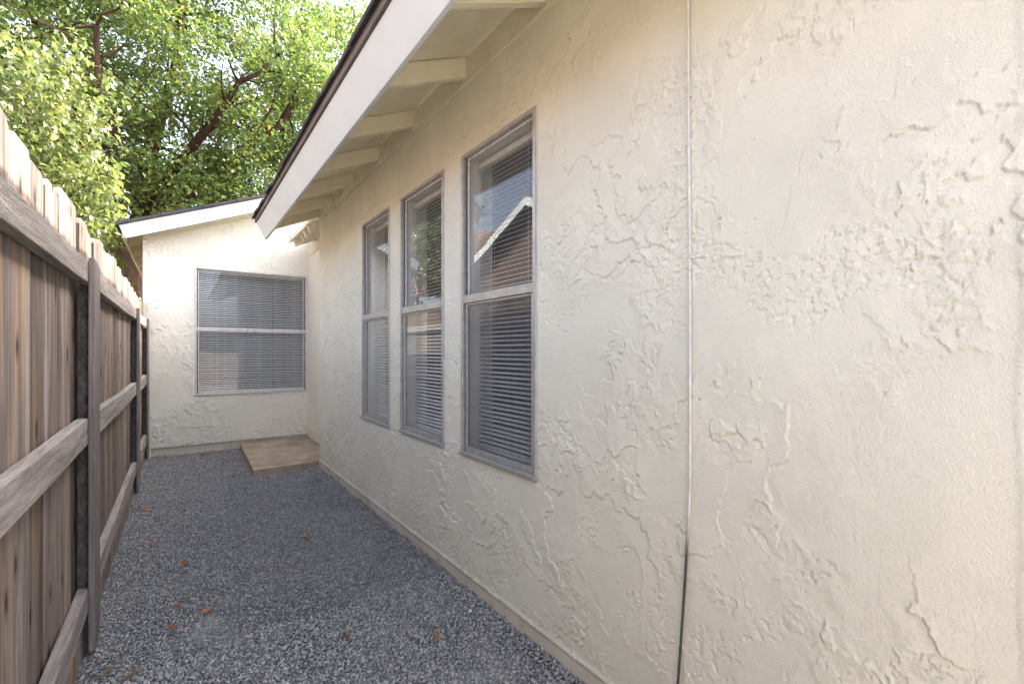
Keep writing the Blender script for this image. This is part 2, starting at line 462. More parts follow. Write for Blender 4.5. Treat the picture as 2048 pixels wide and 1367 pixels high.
def saw_cliff(n, k):
    t = n * k
    return t - np.floor(t)
def stucco_h(u, v, amp=1.0, lace=1.0):
    """skip-trowel coat: plateaus that end in crinkled ledges, lacy pitted patches, smooth trowelled areas"""
    w1 = 0.030 * fbm(u * 13, v * 13, 3); w2 = 0.030 * fbm(u * 13 + 40, v * 13 + 11, 3)
    n1 = fbm((u + w1) * 2.1, (v + w2) * 1.8, 6, gain=0.53)
    mask = sstep(-0.25, 0.25, fbm(u * 2.2 + 31, v * 1.9 + 5, 3))
    h = 0.0058 * saw_cliff(n1, 3.0) * (0.15 + 0.85 * mask)
    n3 = fbm((u + w2) * 6.0 + 9, (v + w1) * 8.0 + 3, 5, gain=0.57)
    mask3 = sstep(0.05, 0.30, fbm(u * 2.7 + 3, v * 2.7 + 77, 3))
    h = h + 0.0042 * saw_cliff(n3, 2.2) * mask3
    n2 = fbm(u * 46 + 3, v * 60, 3, gain=0.6)          # small torn pits
    m2 = sstep(0.12, 0.40, fbm(u * 3.0 + 60, v * 3.0 + 90, 4))
    h = h - lace * 0.0032 * sstep(0.22, 0.28, n2) * m2
    return amp * (h + 0.002 * fbm(u * 1.1, v * 1.1, 2))

def grid_wall(us, vs, fn, skip):
    """fn(u,v)->xyz, skip(uc,vc)->bool faces to leave out"""
    U, Vv = np.meshgrid(us, vs)
    P = fn(U, Vv)
    nu, nv = len(us), len(vs)
    i = (np.arange(nv - 1)[:, None] * nu + np.arange(nu - 1)[None]).ravel()
    q = np.stack([i, i + 1, i + nu + 1, i + nu], 1)
    uc = 0.5 * (us[:-1] + us[1:]); vc = 0.5 * (vs[:-1] + vs[1:])
    UC, VC = np.meshgrid(uc, vc)
    q = q[~skip(UC.ravel(), VC.ravel())]
    used = np.unique(q); remap = np.full(nu * nv, -1); remap[used] = np.arange(len(used))
    return P.reshape(-1, 3)[used], remap[q]
def lines(a, b, step, keys):
    ks = sorted({a, b, *[k for k in keys if a < k < b]})
    out = []
    for k0, k1 in zip(ks[:-1], ks[1:]):
        out.append(np.linspace(k0, k1, max(2, int(round((k1 - k0) / step)) + 1))[:-1])
    return np.append(np.concatenate(out), b)

ZB, ZT = 0.076, 2.76
def wall_fn(U, V):
    h = stucco_h(U, V)
    # smoother band under the eave, a proud rough-edged patch near the near corner
    h = h * (0.35 + 0.65 * sstep(2.75, 2.35, V))
    edge = 0.143 + 0.020 * fbm(V * 2.2, V * 0 + 2, 5)
    h = h + 0.0025 * sstep(0.006, -0.006, U - edge)
    # drip edge at the foot flares outwards
    h = h + 0.005 * sstep(0.02, 0.0, V - ZB)
    # dead flat next to the window frames
    for a, b in WINS:
        d = np.maximum(np.maximum(a - U, U - b), np.maximum(SILL - V, V - HEAD))
        h = np.where(d < 0.03, h * sstep(0.0, 0.03, d) + 0.001, h)
    h = np.where(U > WEND - 0.02, h - 0.010 * sstep(WEND - 0.02, WEND, U), h)
    return np.stack([WX - h, U, V], -1)
def in_win(u, v):
    r = np.zeros(u.shape, bool)
    for a, b in WINS: r |= (u > a) & (u < b) & (v > SILL) & (v < HEAD)
    return r
wk = [e for w in WINS for e in w]
us = np.concatenate([lines(0.06, 1.56, 0.0030, [])[:-1], lines(1.56, 3.3, 0.0062, wk)[:-1], lines(3.3, WEND, 0.0095, wk)])
vs = lines(ZB, ZT, 0.0040, [SILL, HEAD])
P, Q = grid_wall(us, vs, wall_fn, in_win)
link('wall', np_mesh('wall', P, Q[:, ::-1], M['stucco'], False), house)['label'] = 'long cream skip-trowel stucco wall'
b = MB()          # underside lip of the stucco and the return at the far corner
b.box(WX - 0.006, WX + 0.03, 0.06, WEND, ZB - 0.006, ZB - 0.0005)
b.build('drip_screed', M['found'], house)
MB().box(WX - 0.001, WX + 0.22, 0.07, WEND - 0.02, -0.2, ZB - 0.013).build('foundation', M['found'], house)
MB().box(WX + 0.004, RX, WEND, WEND + 0.02, 0.0, 2.76).build('corner_return', M['stucco'], house)
# recessed entry wall with flat panel, upper board and baseboard
MB().box(RX + 0.012, RX + 0.1, WEND + 0.02, FY, 0.0, 2.86).build('recess_wall', M['cream_panel'], house)
MB().box(RX, RX + 0.012, WEND + 0.03, FY - 0.002, 0.205, 2.64).build('panel', M['cream_panel'], house, 0.002)
MB().box(RX - 0.006, RX + 0.012, WEND + 0.03, FY - 0.002, 2.645, 2.80).build('panel', M['cream_panel'], house, 0.002)
MB().box(RX - 0.010, RX + 0.012, WEND + 0.03, FY - 0.002, 0.062, 0.20).build('baseboard', M['cream_panel'], house, 0.003)
# closing walls out of sight
MB().box(6.0, 6.15, 0.06, 11.0, 0, 4.2).build('rear_wall', M['stucco_wing'], house)
MB().hexa([(WX + 0.002, 0.058, 0), (6.0, 0.058, 0), (6.0, 0.16, 0), (WX + 0.012, 0.16, 0), (WX + 0.002, 0.058, 2.87), (6.0, 0.058, 5.0), (6.0, 0.16, 5.0), (WX + 0.012, 0.16, 2.87)]).build('end_wall', M['stucco_wing'], house)

# ---- near roof: sheathing, rafters, blocking, fascia, shingles
PITCH = 0.45
def zs(x): return 2.3065 + PITCH * x           # underside of the sheathing
EX, REND = 0.667, 5.525
def slab_prof(x0, x1, lo, hi): return [(x0, zs(x0) + lo), (x1, zs(x1) + lo), (x1, zs(x1) + hi), (x0, zs(x0) + hi)]
RY = [0.10, 0.84, 1.50, 2.164, 2.829, 3.492, 4.145, 4.829, 5.364]
for i in range(len(RY)):                        # plywood soffit panels between the rafters, thin joints at each
    y0 = RY[i] + 0.002; y1 = (RY[i + 1] if i + 1 < len(RY) else REND) - 0.002
    MB().prism_y(slab_prof(EX + 0.024, 6.1, 0.0, 0.015), y0, y1).build('soffit_panel', M['cream'], house)
MB().prism_y(slab_prof(EX + 0.024, 6.1, 0.0155, 0.062), -0.25, REND).build('roof_deck', M['drip'], house)
MB().prism_y(slab_prof(EX + 0.024, 6.1, 0.0, 0.015), -0.25, RY[0] - 0.002).build('soffit_panel', M['cream'], house)
rprof = [(EX + 0.080, zs(EX + 0.080) - 0.112), (WX + 0.02, zs(WX + 0.02) - 0.112), (WX + 0.02, zs(WX + 0.02) - 0.003), (EX + 0.024, zs(EX + 0.024) - 0.003)]
raf = MB().prism_y(rprof, 0, 0.042).mesh('rafter', M['cream'])
for y in RY:
    link('rafter', raf, house, 0.003, (0, y + random.uniform(-0.004, 0.004), 0))
for i in range(0, len(RY)):                    # blocking between the rafters above the wall
    y0 = (RY[i] + 0.047) if i >= 0 else -3.0
    y1 = (RY[i + 1] - 0.005) if i + 1 < len(RY) else WEND
    if y1 - y0 < 0.05: continue
    b = MB()
    if i == 6:                                  # three vent slots
        yc = [4.47, 4.53, 4.59]; z0, z1 = 2.772, 2.83
        b.box(WX - 0.012, WX + 0.015, y0, y1, 2.738, z0); b.box(WX - 0.012, WX + 0.015, y0, y1, z1, 2.868)
        e = [y0] + [v for c in yc for v in (c - 0.016, c + 0.016)] + [y1]
        for k in range(0, len(e), 2): b.box(WX - 0.012, WX + 0.015, e[k], e[k + 1], z0 + 0.0003, z1 - 0.0003)
        MB().box(WX + 0.016, WX + 0.02, y0, y1, 2.74, 2.86).build('attic_shade_sheet', M['dark'], house)  # near-black sheet painted as the shade of the attic behind the slots
    else:
        b.box(WX - 0.012, WX + 0.015, y0, y1, 2.738, 2.868)
    b.build('blocking', M['cream'], house, 0.002)
MB().box(WX - 0.018, WX + 0.02, 0.07, WEND - 0.01, 2.722, 2.7375).build('frieze_strip', M['cream'], house, 0.003)
ztop = 2.637
MB().prism_y([(EX + 0.080, ztop - 0.167), (EX + 0.107, ztop - 0.155), (EX + 0.027, ztop + 0.012), (EX, ztop)], -0.25, REND).build('fascia', M['white'], house, 0.003)['label'] = 'wide white painted eave fascia board'
MB().prism_y([(EX - 0.014, ztop + 0.002), (EX + 0.03, ztop + 0.012), (EX + 0.03, ztop + 0.062), (EX - 0.014, ztop + 0.047)], -0.25, REND + 0.02).build('roof_edge_strip', M['drip'], house, 0.002)
y = -0.25; k = 0                                  # eave course of shingles, one by one
while y < REND + 0.03:
    w = random.uniform(0.16, 0.30); e = random.uniform(-0.010, 0.006)
    x0 = EX - 0.034 + e; x1 = EX + 0.35
    lift = random.uniform(0.0, 0.006)
    MB().prism_y([(x0, ztop + 0.036 + lift), (x1, zs(x1) + 0.066), (x1, zs(x1) + 0.085), (x0, ztop + 0.062 + lift)], y, min(y + w - 0.004, REND + 0.04)).build('shingle', M['shingle'], house, 0.002)
    y += w; k += 1
MB().prism_y([(EX + 0.30, zs(EX + 0.30) + 0.086), (6.2, zs(6.2) + 0.066), (6.2, zs(6.2) + 0.10), (EX + 0.30, zs(EX + 0.30) + 0.105)], -0.25, REND + 0.035).build('roof_shingles', M['shingle'], house)

# ---- set-back roof over the entry recess with bare rafter tails
def zr(x): return zs(x) - PITCH * 0.24
MB().prism_y([(1.20, zr(1.20)), (6.0, zr(6.0)), (6.0, zr(6.0) + 0.05), (1.20, zr(1.20) + 0.05)], REND + 0.002, 6.80).build('recess_roof', M['cream'], house)
for yy, xe in ((5.72, 1.24), (6.02, 1.26), (6.30, 1.29), (6.58, 1.25)):
    zz = lambda x: zr(x) - 0.003
    MB().prism_y([(xe, zz(xe) - 0.095), (RX, zz(RX) - 0.095), (RX, zz(RX)), (xe - 0.03, zz(xe - 0.03))], yy, yy + 0.042).build('rafter_tail', M['cream_panel'], house, 0.002)

# ---- far wing: gable wall, left side wall, roof with white rake
def zt(x): return 2.712 + 0.406 * (x + 0.549)     # top of the rake board
LX = -0.349
WW = (0.172, 1.490)
def wing_fn(U, V):
    top = zt(U) - 0.06
    Z = 0.10 + (V / 3.0) * (top - 0.10)
    # keep rows level up to the window head, then fan out to the rake
    Z = np.where(V <= 2.0, 0.10 + V / 2.0 * (2.40 - 0.10), 2.40 + (V - 2.0) * (top - 2.40))
    h = stucco_h(U * 0.9 + 30, Z * 0.9 + 9, 1.25, 1.0)
    d = np.maximum(np.maximum(WW[0] - U, U - WW[1]), np.maximum(SILL - Z, Z - HEAD))
    h = np.where(d < 0.03, h * sstep(0.0, 0.03, d) + 0.001, h)
    return np.stack([U, FY - h, Z], -1)
def vz(z): return (z - 0.10) / 2.30 * 2.0
us = lines(LX, RX + 0.1, 0.0095, WW); vs = lines(0.0, 3.0, 0.0085, [vz(SILL), vz(HEAD), 2.0])
P, Q = grid_wall(us, vs, wing_fn, lambda u, v: (u > WW[0]) & (u < WW[1]) & (v > vz(SILL)) & (v < vz(HEAD)))
link('wing_wall', np_mesh('wing_wall', P, Q, M['stucco_wing'], True), house)['label'] = 'pale stucco gable wall at the end of the yard'
MB().box(LX + 0.006, RX, FY + 0.012, FY + 0.2, -0.2, 0.10).build('wing_foundation', M['found'], house)
MB().box(LX + 0.001, LX + 0.08, FY + 0.006, 11.0, 0.0, 2.72).build('wing_side_wall', M['stucco_wing'], house)
MB().box(LX + 0.08, 6.0, 10.9, 11.0, 0.0, 3.2).build('wing_rear_wall', M['stucco_wing'], house)
RYF = 6.84
nx, nz = -0.376, 0.926                            # along-slope unit = (0.926, 0.376); down-normal = (0.376,-0.926)
a = Vector((-0.549, 2.712)); up = Vector((0.9265, 0.3762)); dn = Vector((0.3762, -0.9265))
L = 4.0
def rk(s, d): q = a + up * s + dn * d; return (q.x, q.y)
MB().prism_y([rk(0, 0), rk(0, 0.152), rk(L, 0.152), rk(L, 0)], RYF, RYF + 0.03).build('rake_board', M['white'], house, 0.003)['label'] = 'white sloping rake board on the far gable'
MB().prism_y([rk(0.02, 0.0), rk(0.02, 0.012), rk(L, 0.012), rk(L, 0.0)], RYF + 0.03, 11.2).build('wing_soffit', M['cream'], house)
s_ = -0.03
while s_ < L:                                    # shingle ends along the rake
    w = random.uniform(0.12, 0.16)
    j = random.uniform(-0.006, 0.006)
    MB().prism_y([rk(s_, -0.036 + j * 0.4), rk(s_, -0.004), rk(min(s_ + w - 0.003, L), -0.004), rk(min(s_ + w - 0.003, L), -0.036 + j * 0.4)], RYF - 0.022 + j, RYF + 0.3).build('wing_shingle', M['shingle'], house, 0.002)
    s_ += w
MB().prism_y([rk(-0.02, -0.03), rk(-0.02, -0.002), rk(L, -0.002), rk(L, -0.03)], RYF + 0.301, 11.2).build('wing_roof', M['shingle'], house)
MB().prism_y([(a.x + up.x * L, a.y + up.y * L), (6.2, 3.2), (6.2, 3.24), (a.x + up.x * L, a.y + up.y * L + 0.04)], RYF, 11.2).build('wing_roof', M['shingle'], house)
MB().box(-0.525, -0.500, RYF + 0.031, 11.2, 2.575, 2.70).build('wing_eave_fascia', M['cream'], house, 0.003)
for yy in np.arange(7.45, 11, 0.6):
    MB().hexa([(-0.499, yy, 2.60), (LX, yy, 2.66), (LX, yy + 0.04, 2.66), (-0.499, yy + 0.04, 2.60),
               (-0.499, yy, 2.705), (LX, yy, 2.765), (LX, yy + 0.04, 2.765), (-0.499, yy + 0.04, 2.705)]).build('wing_rafter', M['cream'], house)

# ---- rooms behind the windows (closed boxes)
def room(x0, x1, y0, y1, z0, z1, open_):
    t = 0.05; b = MB()
    b.box(x0, x1, y0, y1, z0 - t, z0); b.box(x0, x1, y0, y1, z1, z1 + t)
    if open_ != 'x0': b.box(x0 - t, x0, y0, y1, z0, z1)
    b.box(x1, x1 + t, y0, y1, z0, z1)
    if open_ != 'y0': b.box(x0, x1, y0 - t, y0, z0, z1)
    b.box(x0, x1, y1, y1 + t, z0, z1)
    return b
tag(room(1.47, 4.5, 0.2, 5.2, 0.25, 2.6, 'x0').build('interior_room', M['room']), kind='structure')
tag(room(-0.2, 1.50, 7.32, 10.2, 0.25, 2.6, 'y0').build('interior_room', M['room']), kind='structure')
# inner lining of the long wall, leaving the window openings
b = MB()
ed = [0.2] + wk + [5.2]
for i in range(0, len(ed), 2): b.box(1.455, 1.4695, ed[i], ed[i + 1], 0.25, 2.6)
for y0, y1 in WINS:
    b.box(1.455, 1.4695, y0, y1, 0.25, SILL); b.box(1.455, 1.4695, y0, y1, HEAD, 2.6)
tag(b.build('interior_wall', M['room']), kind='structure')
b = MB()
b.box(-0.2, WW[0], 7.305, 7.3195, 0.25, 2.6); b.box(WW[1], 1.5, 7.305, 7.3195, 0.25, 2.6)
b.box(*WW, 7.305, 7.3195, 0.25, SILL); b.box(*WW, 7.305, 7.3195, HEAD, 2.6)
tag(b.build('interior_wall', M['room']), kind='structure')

# ---- windows and blinds
def window(u0, u1, side, wlabel, blabel, cords, grime=False):
    """side 'x': wall plane x=WX facing -X, u=Y; side 'y': plane y=FY facing -Y, u=X; d = depth inwards"""
    base = WX if side == 'x' else FY
    def bx(b, a0, a1, d0, d1, z0, z1):
        if side == 'x': b.box(base + d0, base + d1, a0, a1, z0, z1)
        else: b.box(a0, a1, base + d0, base + d1, z0, z1)
    fm = M['alum'] if side == 'x' else M['alum_white']
    f = 0.016
    e = 0.0006
    b = MB()                                      # outer frame: two jambs, head; sill apart
    bx(b, u0 - 0.004, u0 + f, -0.009, 0.030, SILL + f, HEAD + 0.003); bx(b, u1 - f, u1 + 0.004, -0.009, 0.030, SILL + f, HEAD + 0.003)
    bx(b, u0 + f + e, u1 - f - e, -0.009, 0.030, HEAD - f, HEAD + 0.003)
    win = b.build('window', fm, house, 0.002); win['label'] = wlabel
    b = MB(); bx(b, u0 - 0.010, u1 + 0.010, -0.020, 0.030, SILL - 0.004, SILL + f - e)
    b.build('sill', fm, win, 0.003)
    b = MB(); bx(b, u0 + f + e, u1 - f - e, -0.006, 0.0115, MEET - 0.022, MEET + 0.022)
    b.build('meeting_rail', fm, win, 0.003)
    for a0, a1 in ((u0 + f + e, u0 + f + 0.012), (u1 - f - 0.012, u1 - f - e)):
        b = MB(); bx(b, a0, a1, 0.012, 0.031, SILL + f, HEAD - f - e)     # dark track inside the frame, each side
        b.build('track', M['alum_dark'], win)
    s = 0.020                                     # lower sash frame
    b = MB(); w0, w1, z0, z1 = u0 + f + 0.013, u1 - f - 0.013, SILL + f + e, MEET - 0.023
    bx(b, w0, w0 + s * 0.6, 0.004, 0.022, z0, z1); bx(b, w1 - s * 0.6, w1, 0.004, 0.022, z0, z1)
    bx(b, w0 + s * 0.6 + e, w1 - s * 0.6 - e, 0.004, 0.022, z0, z0 + s * 1.4); bx(b, w0 + s * 0.6 + e, w1 - s * 0.6 - e, 0.004, 0.022, z1 - s * 0.5, z1)
    b.build('lower_sash', fm, win, 0.0015)
    b = MB(); t0, t1, q0, q1 = u0 + f + 0.013, u1 - f - 0.013, MEET + 0.0225, HEAD - f - e      # upper sash frame
    bx(b, t0, t0 + 0.010, 0.016, 0.027, q0, q1); bx(b, t1 - 0.010, t1, 0.016, 0.027, q0, q1)
    bx(b, t0 + 0.0105, t1 - 0.0105, 0.016, 0.027, q1 - 0.012, q1)
    b.build('upper_sash', M['alum_white'], win, 0.0012)
    b = MB(); bx(b, w0 + 0.006, w1 - 0.006, 0.015, 0.018, z0 + 0.01, z1 - 0.004); b.build('pane', M['glass'], win)
    b = MB(); bx(b, u0 + f + 0.006, u1 - f - 0.006, 0.028, 0.031, MEET + 0.010, HEAD - f + 0.004); b.build('pane', M['glass'], win)
    if grime:
        b = MB(); bx(b, w0 + 0.004, w1 - 0.004, 0.0085, 0.0095, z0 + 0.02, z1 - 0.003); b.build('insect_screen', M['screen'], win)
    dj = 0.19 if side == 'x' else 0.208           # painted reveal
    b = MB()
    bx(b, u0 - 0.02, u0 + 0.012, 0.0325, dj, SILL, HEAD); bx(b, u1 - 0.012, u1 + 0.02, 0.0325, dj, SILL, HEAD)
    bx(b, u0 + 0.0125, u1 - 0.0125, 0.0325, dj, HEAD - 0.012, HEAD + 0.02); bx(b, u0 + 0.0125, u1 - 0.0125, 0.0325, dj, SILL - 0.02, SILL + 0.012)
    b.build('reveal', M['jamb'], win)
    # blind hanging in the reveal
    D = 0.105 if side == 'x' else 0.080
    c0, c1 = u0 + 0.030, u1 - 0.022
    loc = (base + D, 0.5 * (u0 + u1), SILL + 0.02) if side == 'x' else (0.5 * (u0 + u1), base + D, SILL + 0.02)
    bl = thing('window_blind', blabel, 'blind', loc, 'white mini blinds hanging inside the windows')
    b = MB(); bx(b, c0 - 0.004, c1 + 0.004, D - 0.014, D + 0.016, HEAD - 0.052, HEAD - 0.022); b.build('headrail', M['blind'], bl, 0.002)
    b = MB(); bx(b, c0 - 0.006, c0 + 0.022, D - 0.018, D + 0.018, HEAD - 0.055, HEAD - 0.018); b.build('bracket', M['alum'], bl, 0.002)
    b = MB(); bx(b, c0, c1, D - 0.011, D + 0.011, SILL + 0.022, SILL + 0.034); b.build('bottom_rail', M['blind'], bl, 0.002)
    # one curved slat mesh, shared
    hw, n = 0.0130, 5; tilt = math.radians(20 if side == 'x' else 27)
    V, F = [], []
    for uu in (c0, c1):
        for k in range(n):
            t = -1 + 2 * k / (n - 1)
            dd, zz = t * hw, 0.0022 * (1 - t * t)
            dd, zz = dd * math.cos(tilt) - zz * math.sin(tilt), dd * math.sin(tilt) + zz * math.cos(tilt)
            V.append((base + D + dd, uu, zz) if side == 'x' else (uu, base + D + dd, zz))
    for k in range(n - 1): F.append((k, k + 1, n + k + 1, n + k))
    sm = MB(); sm.v, sm.f = V, F
    sme = sm.mesh('slat', M['blind'], True)
    zt_, zb_ = HEAD - 0.066, SILL + 0.046
    ns_ = int((zt_ - zb_) / 0.0236)
    for k in range(ns_ + 1):
        o = link('slat', sme, bl, 0, (0, 0, zb_ + k * (zt_ - zb_) / ns_ + random.uniform(-0.0016, 0.0016)))
        if side == 'x': o.rotation_euler = (0, 0, 0)
    for t in cords:
        for off in (-0.0165, 0.0165):
            uu = c0 + t * (c1 - c0); dd = D + off * 0.85
            p = [(base + dd, uu, SILL + 0.03), (base + dd, uu, HEAD - 0.05)] if side == 'x' else [(uu, base + dd, SILL + 0.03), (uu, base + dd, HEAD - 0.05)]
            MB().tube(p, 0.0013, 4).build('cord', M['cord'], bl)
    return win
window(*WINS[0], 'x', 'double-hung window nearest the camera', 'white blind in the largest, nearest window of the long wall', (0.24, 0.80), True)
window(*WINS[1], 'x', 'middle double-hung window', 'white blind in the middle window of the three on the long wall', (0.24, 0.80))
window(*WINS[2], 'x', 'farthest double-hung window of the long wall', 'white blind in the farthest, narrowest-looking window of the long wall', (0.24, 0.80))
window(*WW, 'y', 'wide weathered window of the far gable wall', 'wide white blind in the far gable wall window', (0.11, 0.33, 0.52, 0.71, 0.90))

# ------------------------------------------------------------------ concrete step
st = MB(); st.hexa([(0.630, 5.42, -0.05), (1.262, 5.44, -0.05), (1.262, 7.085, -0.05), (0.665, 7.085, -0.05),
                    (0.625, 5.415, 0.060), (1.264, 5.435, 0.060), (1.264, 7.087, 0.060), (0.660, 7.087, 0.060)])
st.box(1.2645, RX - 0.012, 5.424, 7.087, -0.05, 0.0597)
tag(st.build('concrete_step', M['slab'], bevel=0.006), 'low stained concrete step slab in the entry recess', 'step')

# ------------------------------------------------------------------ cables on the wall
def wall_x(u, v): return float(wall_fn(np.array([[u]]), np.array([[v]]))[0, 0, 0])
cab = thing('wall_cable', 'thin vertical cable on the stucco wall, painted above and bare black below', 'cable', (WX, 0.88, 0))
uc = lambda z: 0.822 - 0.004 * math.sin(z * 1.7) + 0.060 * max(0, (0.9 - z) / 0.9) ** 1.3
MB().tube([(WX - 0.0105 - 0.0012 * math.sin(z * 3.1), uc(z), z) for z in np.linspace(0.0, 2.72, 60)], 0.0042, 8).build('cable', M['cable'], cab, smooth=True)
for z in (2.06, 1.57):
    MB().box(WX - 0.014, WX - 0.001, uc(z) - 0.010, uc(z) + 0.006, z - 0.005, z + 0.005).build('clip', M['cable'], cab, 0.002)
ec = MB().tube([(WX - 0.022, y_, 2.716 + 0.003 * math.sin(y_ * 5)) for y_ in np.linspace(0.1, 5.36, 50)] + [(WX - 0.02, 5.39, 2.66), (WX - 0.018, 5.392, 2.5)], 0.0042, 6)
tag(ec.build('eave_cable', M['cream'], smooth=True), 'thin painted cable stapled along the wall top under the eave', 'cable')
rc = MB().tube([(x_, FY - 0.012 - 0.006, zt(x_) - 0.176 + 0.006 * math.sin(x_ * 9)) for x_ in np.linspace(LX + 0.01, 1.2, 24)], 0.0045, 6)
tag(rc.build('gable_cable', M['cream'], smooth=True), 'thin painted cable under the rake of the far gable', 'cable')

# ------------------------------------------------------------------ fence
fence = thing('fence', 'weathered brown board fence with grey rails beside the gravel yard', 'fence', (-0.33, 2.8, 0))
BX = -0.345
bm_ = []
for k in range(4):                                # dog-eared boards, slightly cupped and uneven
    w = 0.192; h = 1.835 + 0.012 * k; c = 0.028
    prof = [(0, 0.0), (w, 0.0), (w, h - c), (w - c, h), (c, h), (0, h - c)]
    b = MB(); n = len(prof)
    cup = [0.003, -0.002, 0.0, 0.004][k]
    def xo(y_): return cup * (1 - (2 * y_ / w - 1) ** 2)
    b.v = [(-0.017 + xo(y_), y_, z_) for y_, z_ in prof] + [(xo(y_), y_, z_) for y_, z_ in prof]
    b.f = [tuple(reversed(range(n))), tuple(range(n, 2 * n))] + [(i, (i + 1) % n, n + (i + 1) % n, n + i) for i in range(n)]
    bm_.append(b.mesh('board', M['board']))
y = -3.71
while y < 7.0:
    o = link('board', bm_[random.randrange(4)], fence, 0.0015, (BX + random.uniform(-0.008, 0.0), y, 0.015 + random.uniform(-0.012, 0.014)),
             rot=(random.uniform(-0.004, 0.004), random.uniform(-0.003, 0.003), random.uniform(-0.022, 0.010)), scale=(1, random.uniform(0.97, 1.02), 1))
    y += 0.1995 + random.uniform(-0.002, 0.004)
PY = [-2.62, 0.02, 2.625, 5.36, 6.99]                    # near faces of the posts
for p_ in PY:
    MB().box(BX + 0.0025, -0.306, p_, p_ + 0.09, -0.05, 1.56).build('post', M['post'], fence, 0.003)
cmesh = MB().hexa([(-0.3045, 0, 0.03), (-0.285, 0, 0.03), (-0.285, 0.172, 0.03), (-0.3045, 0.172, 0.03),
                   (-0.3045, 0, 1.675), (-0.285, 0, 1.675), (-0.285, 0.172, 1.66), (-0.3045, 0.172, 1.66)]).mesh('post_cover', M['cover'])
for i, p_ in enumerate(PY):
    if i == 0: continue
    link('post_cover', cmesh, fence, 0.002, (0, p_ - 0.035, random.uniform(-0.01, 0.0)), scale=(1, 1 if i < 4 else 0.6, 1))
for i in range(4):
    y0, y1 = PY[i] + 0.092, PY[i + 1] - 0.004
    for z0, z1 in ((1.572, 1.662), (0.892, 1.002), (0.188, 0.290)):
        b = MB(); n = 12
        ph = random.uniform(0, 6)
        for k in range(n):                        # slight sag and wander along the rail
            ya, yb = y0 + (y1 - y0) * k / n, y0 + (y1 - y0) * (k + 1) / n
            def sg(t): return -0.007 * math.sin(math.pi * (t - y0) / (y1 - y0)) + 0.002 * math.sin(t * 4 + ph)
            p8 = []
            for (zz_, top) in ((z0, 0), (z1, 1)):
                p8 += [(BX + 0.002, ya, zz_ + sg(ya)), (-0.3055 + 0.001 * math.sin(ya * 7), ya, zz_ + sg(ya)), (-0.3055 + 0.001 * math.sin(yb * 7), yb, zz_ + sg(yb)), (BX + 0.002, yb, zz_ + sg(yb))]
            b.hexa(p8)
            if k: b.f = [f for f in b.f]
        # drop the inner cross faces so that the rail is one solid
        cnt = {}
        V = b.v
        for f in b.f:
            key = tuple(sorted(tuple(round(c, 5) for c in V[i_]) for i_ in f)); cnt.setdefault(key, []).append(f)
        b.f = [fs[0] for fs in cnt.values() if len(fs) == 1]
        idx = {}; nv = []
        def uid(i_):
            kx = tuple(round(c, 5) for c in V[i_])
            if kx not in idx: idx[kx] = len(nv); nv.append(V[i_])
            return idx[kx]
        b.f = [tuple(uid(i_) for i_ in f) for f in b.f]; b.v = nv
        b.build('rail', M['rail'], fence, 0.004)
    MB().box(BX + 0.003, BX + 0.02, y0, y1, -0.02, 0.10).build('kickboard', M['board'], fence, 0.002)

# ------------------------------------------------------------------ trees
LEAF_V = np.array([(0, 0, 0), (0.30, 0.40, 0.10), (0.0, 1.0, -0.12), (-0.30, 0.40, 0.10), (0, 0.45, 0.0)], float)
LEAF_F = np.array([(0, 1, 4), (1, 2, 4), (0, 4, 3), (4, 2, 3)])
FAR_V, FAR_F = LEAF_V[:4], np.array([(0, 1, 2), (0, 2, 3)])        # simpler leaf for far crowns
def rot_from_dirs(d, roll):
    """frames with local +Y along d, rolled"""
    d = d / np.linalg.norm(d, axis=1)[:, None]
    ref = np.where(np.abs(d[:, 2:3]) > 0.9, np.array([[1., 0, 0]]), np.array([[0, 0, 1.]]))
    sx = np.cross(d, ref); sx /= np.linalg.norm(sx, axis=1)[:, None]
    up_ = np.cross(sx, d)
    c, s = np.cos(roll)[:, None], np.sin(roll)[:, None]
    X = sx * c + up_ * s; Z = -sx * s + up_ * c
    return np.stack([X, d, Z], 2)
def leaves(pos, droop, size, name, material, parent, far=False):
    k = len(pos); lv, lf = (FAR_V, FAR_F) if far else (LEAF_V, LEAF_F)
    d = rng.normal(size=(k, 3)); d[:, 2] = d[:, 2] * 0.5 - droop
    R = rot_from_dirs(d, rng.normal(0, 0.7, k))
    sz = size * rng.uniform(0.65, 1.25, k)
    P = np.einsum('kij,nj->kni', R, lv) * sz[:, None, None] + pos[:, None, :]
    F = (lf[None] + (np.arange(k) * len(lv))[:, None, None]).reshape(-1, 3)
    o = link(name, np_mesh(name, P.reshape(-1, 3), F, material), parent)
    return o
def clumps(centers, radii, n_each, flat=0.75):
    out = []
    for c, r in zip(centers, radii):
        k = int(n_each * (r / 0.5) ** 2)
        d = rng.normal(size=(k, 3)); d /= np.linalg.norm(d, axis=1)[:, None]
        rr = r * rng.uniform(0.1, 1.0, k) ** 0.45
        q = d * rr[:, None]; q[:, 2] *= flat
        out.append(q + c)
    return np.concatenate(out)
def limb(b, p0, p1, r0, r1, wob=0.1, n=6):
    p0, p1 = Vector(p0), Vector(p1); path, rad = [], []
    for i in range(n + 1):
        t = i / n
        q = p0.lerp(p1, t)
        if 0 < i < n: q += Vector((random.uniform(-wob, wob), random.uniform(-wob, wob), random.uniform(-wob, wob)))
        path.append(q); rad.append(r0 + (r1 - r0) * t)
    b.tube(path, rad, 8)
    return path

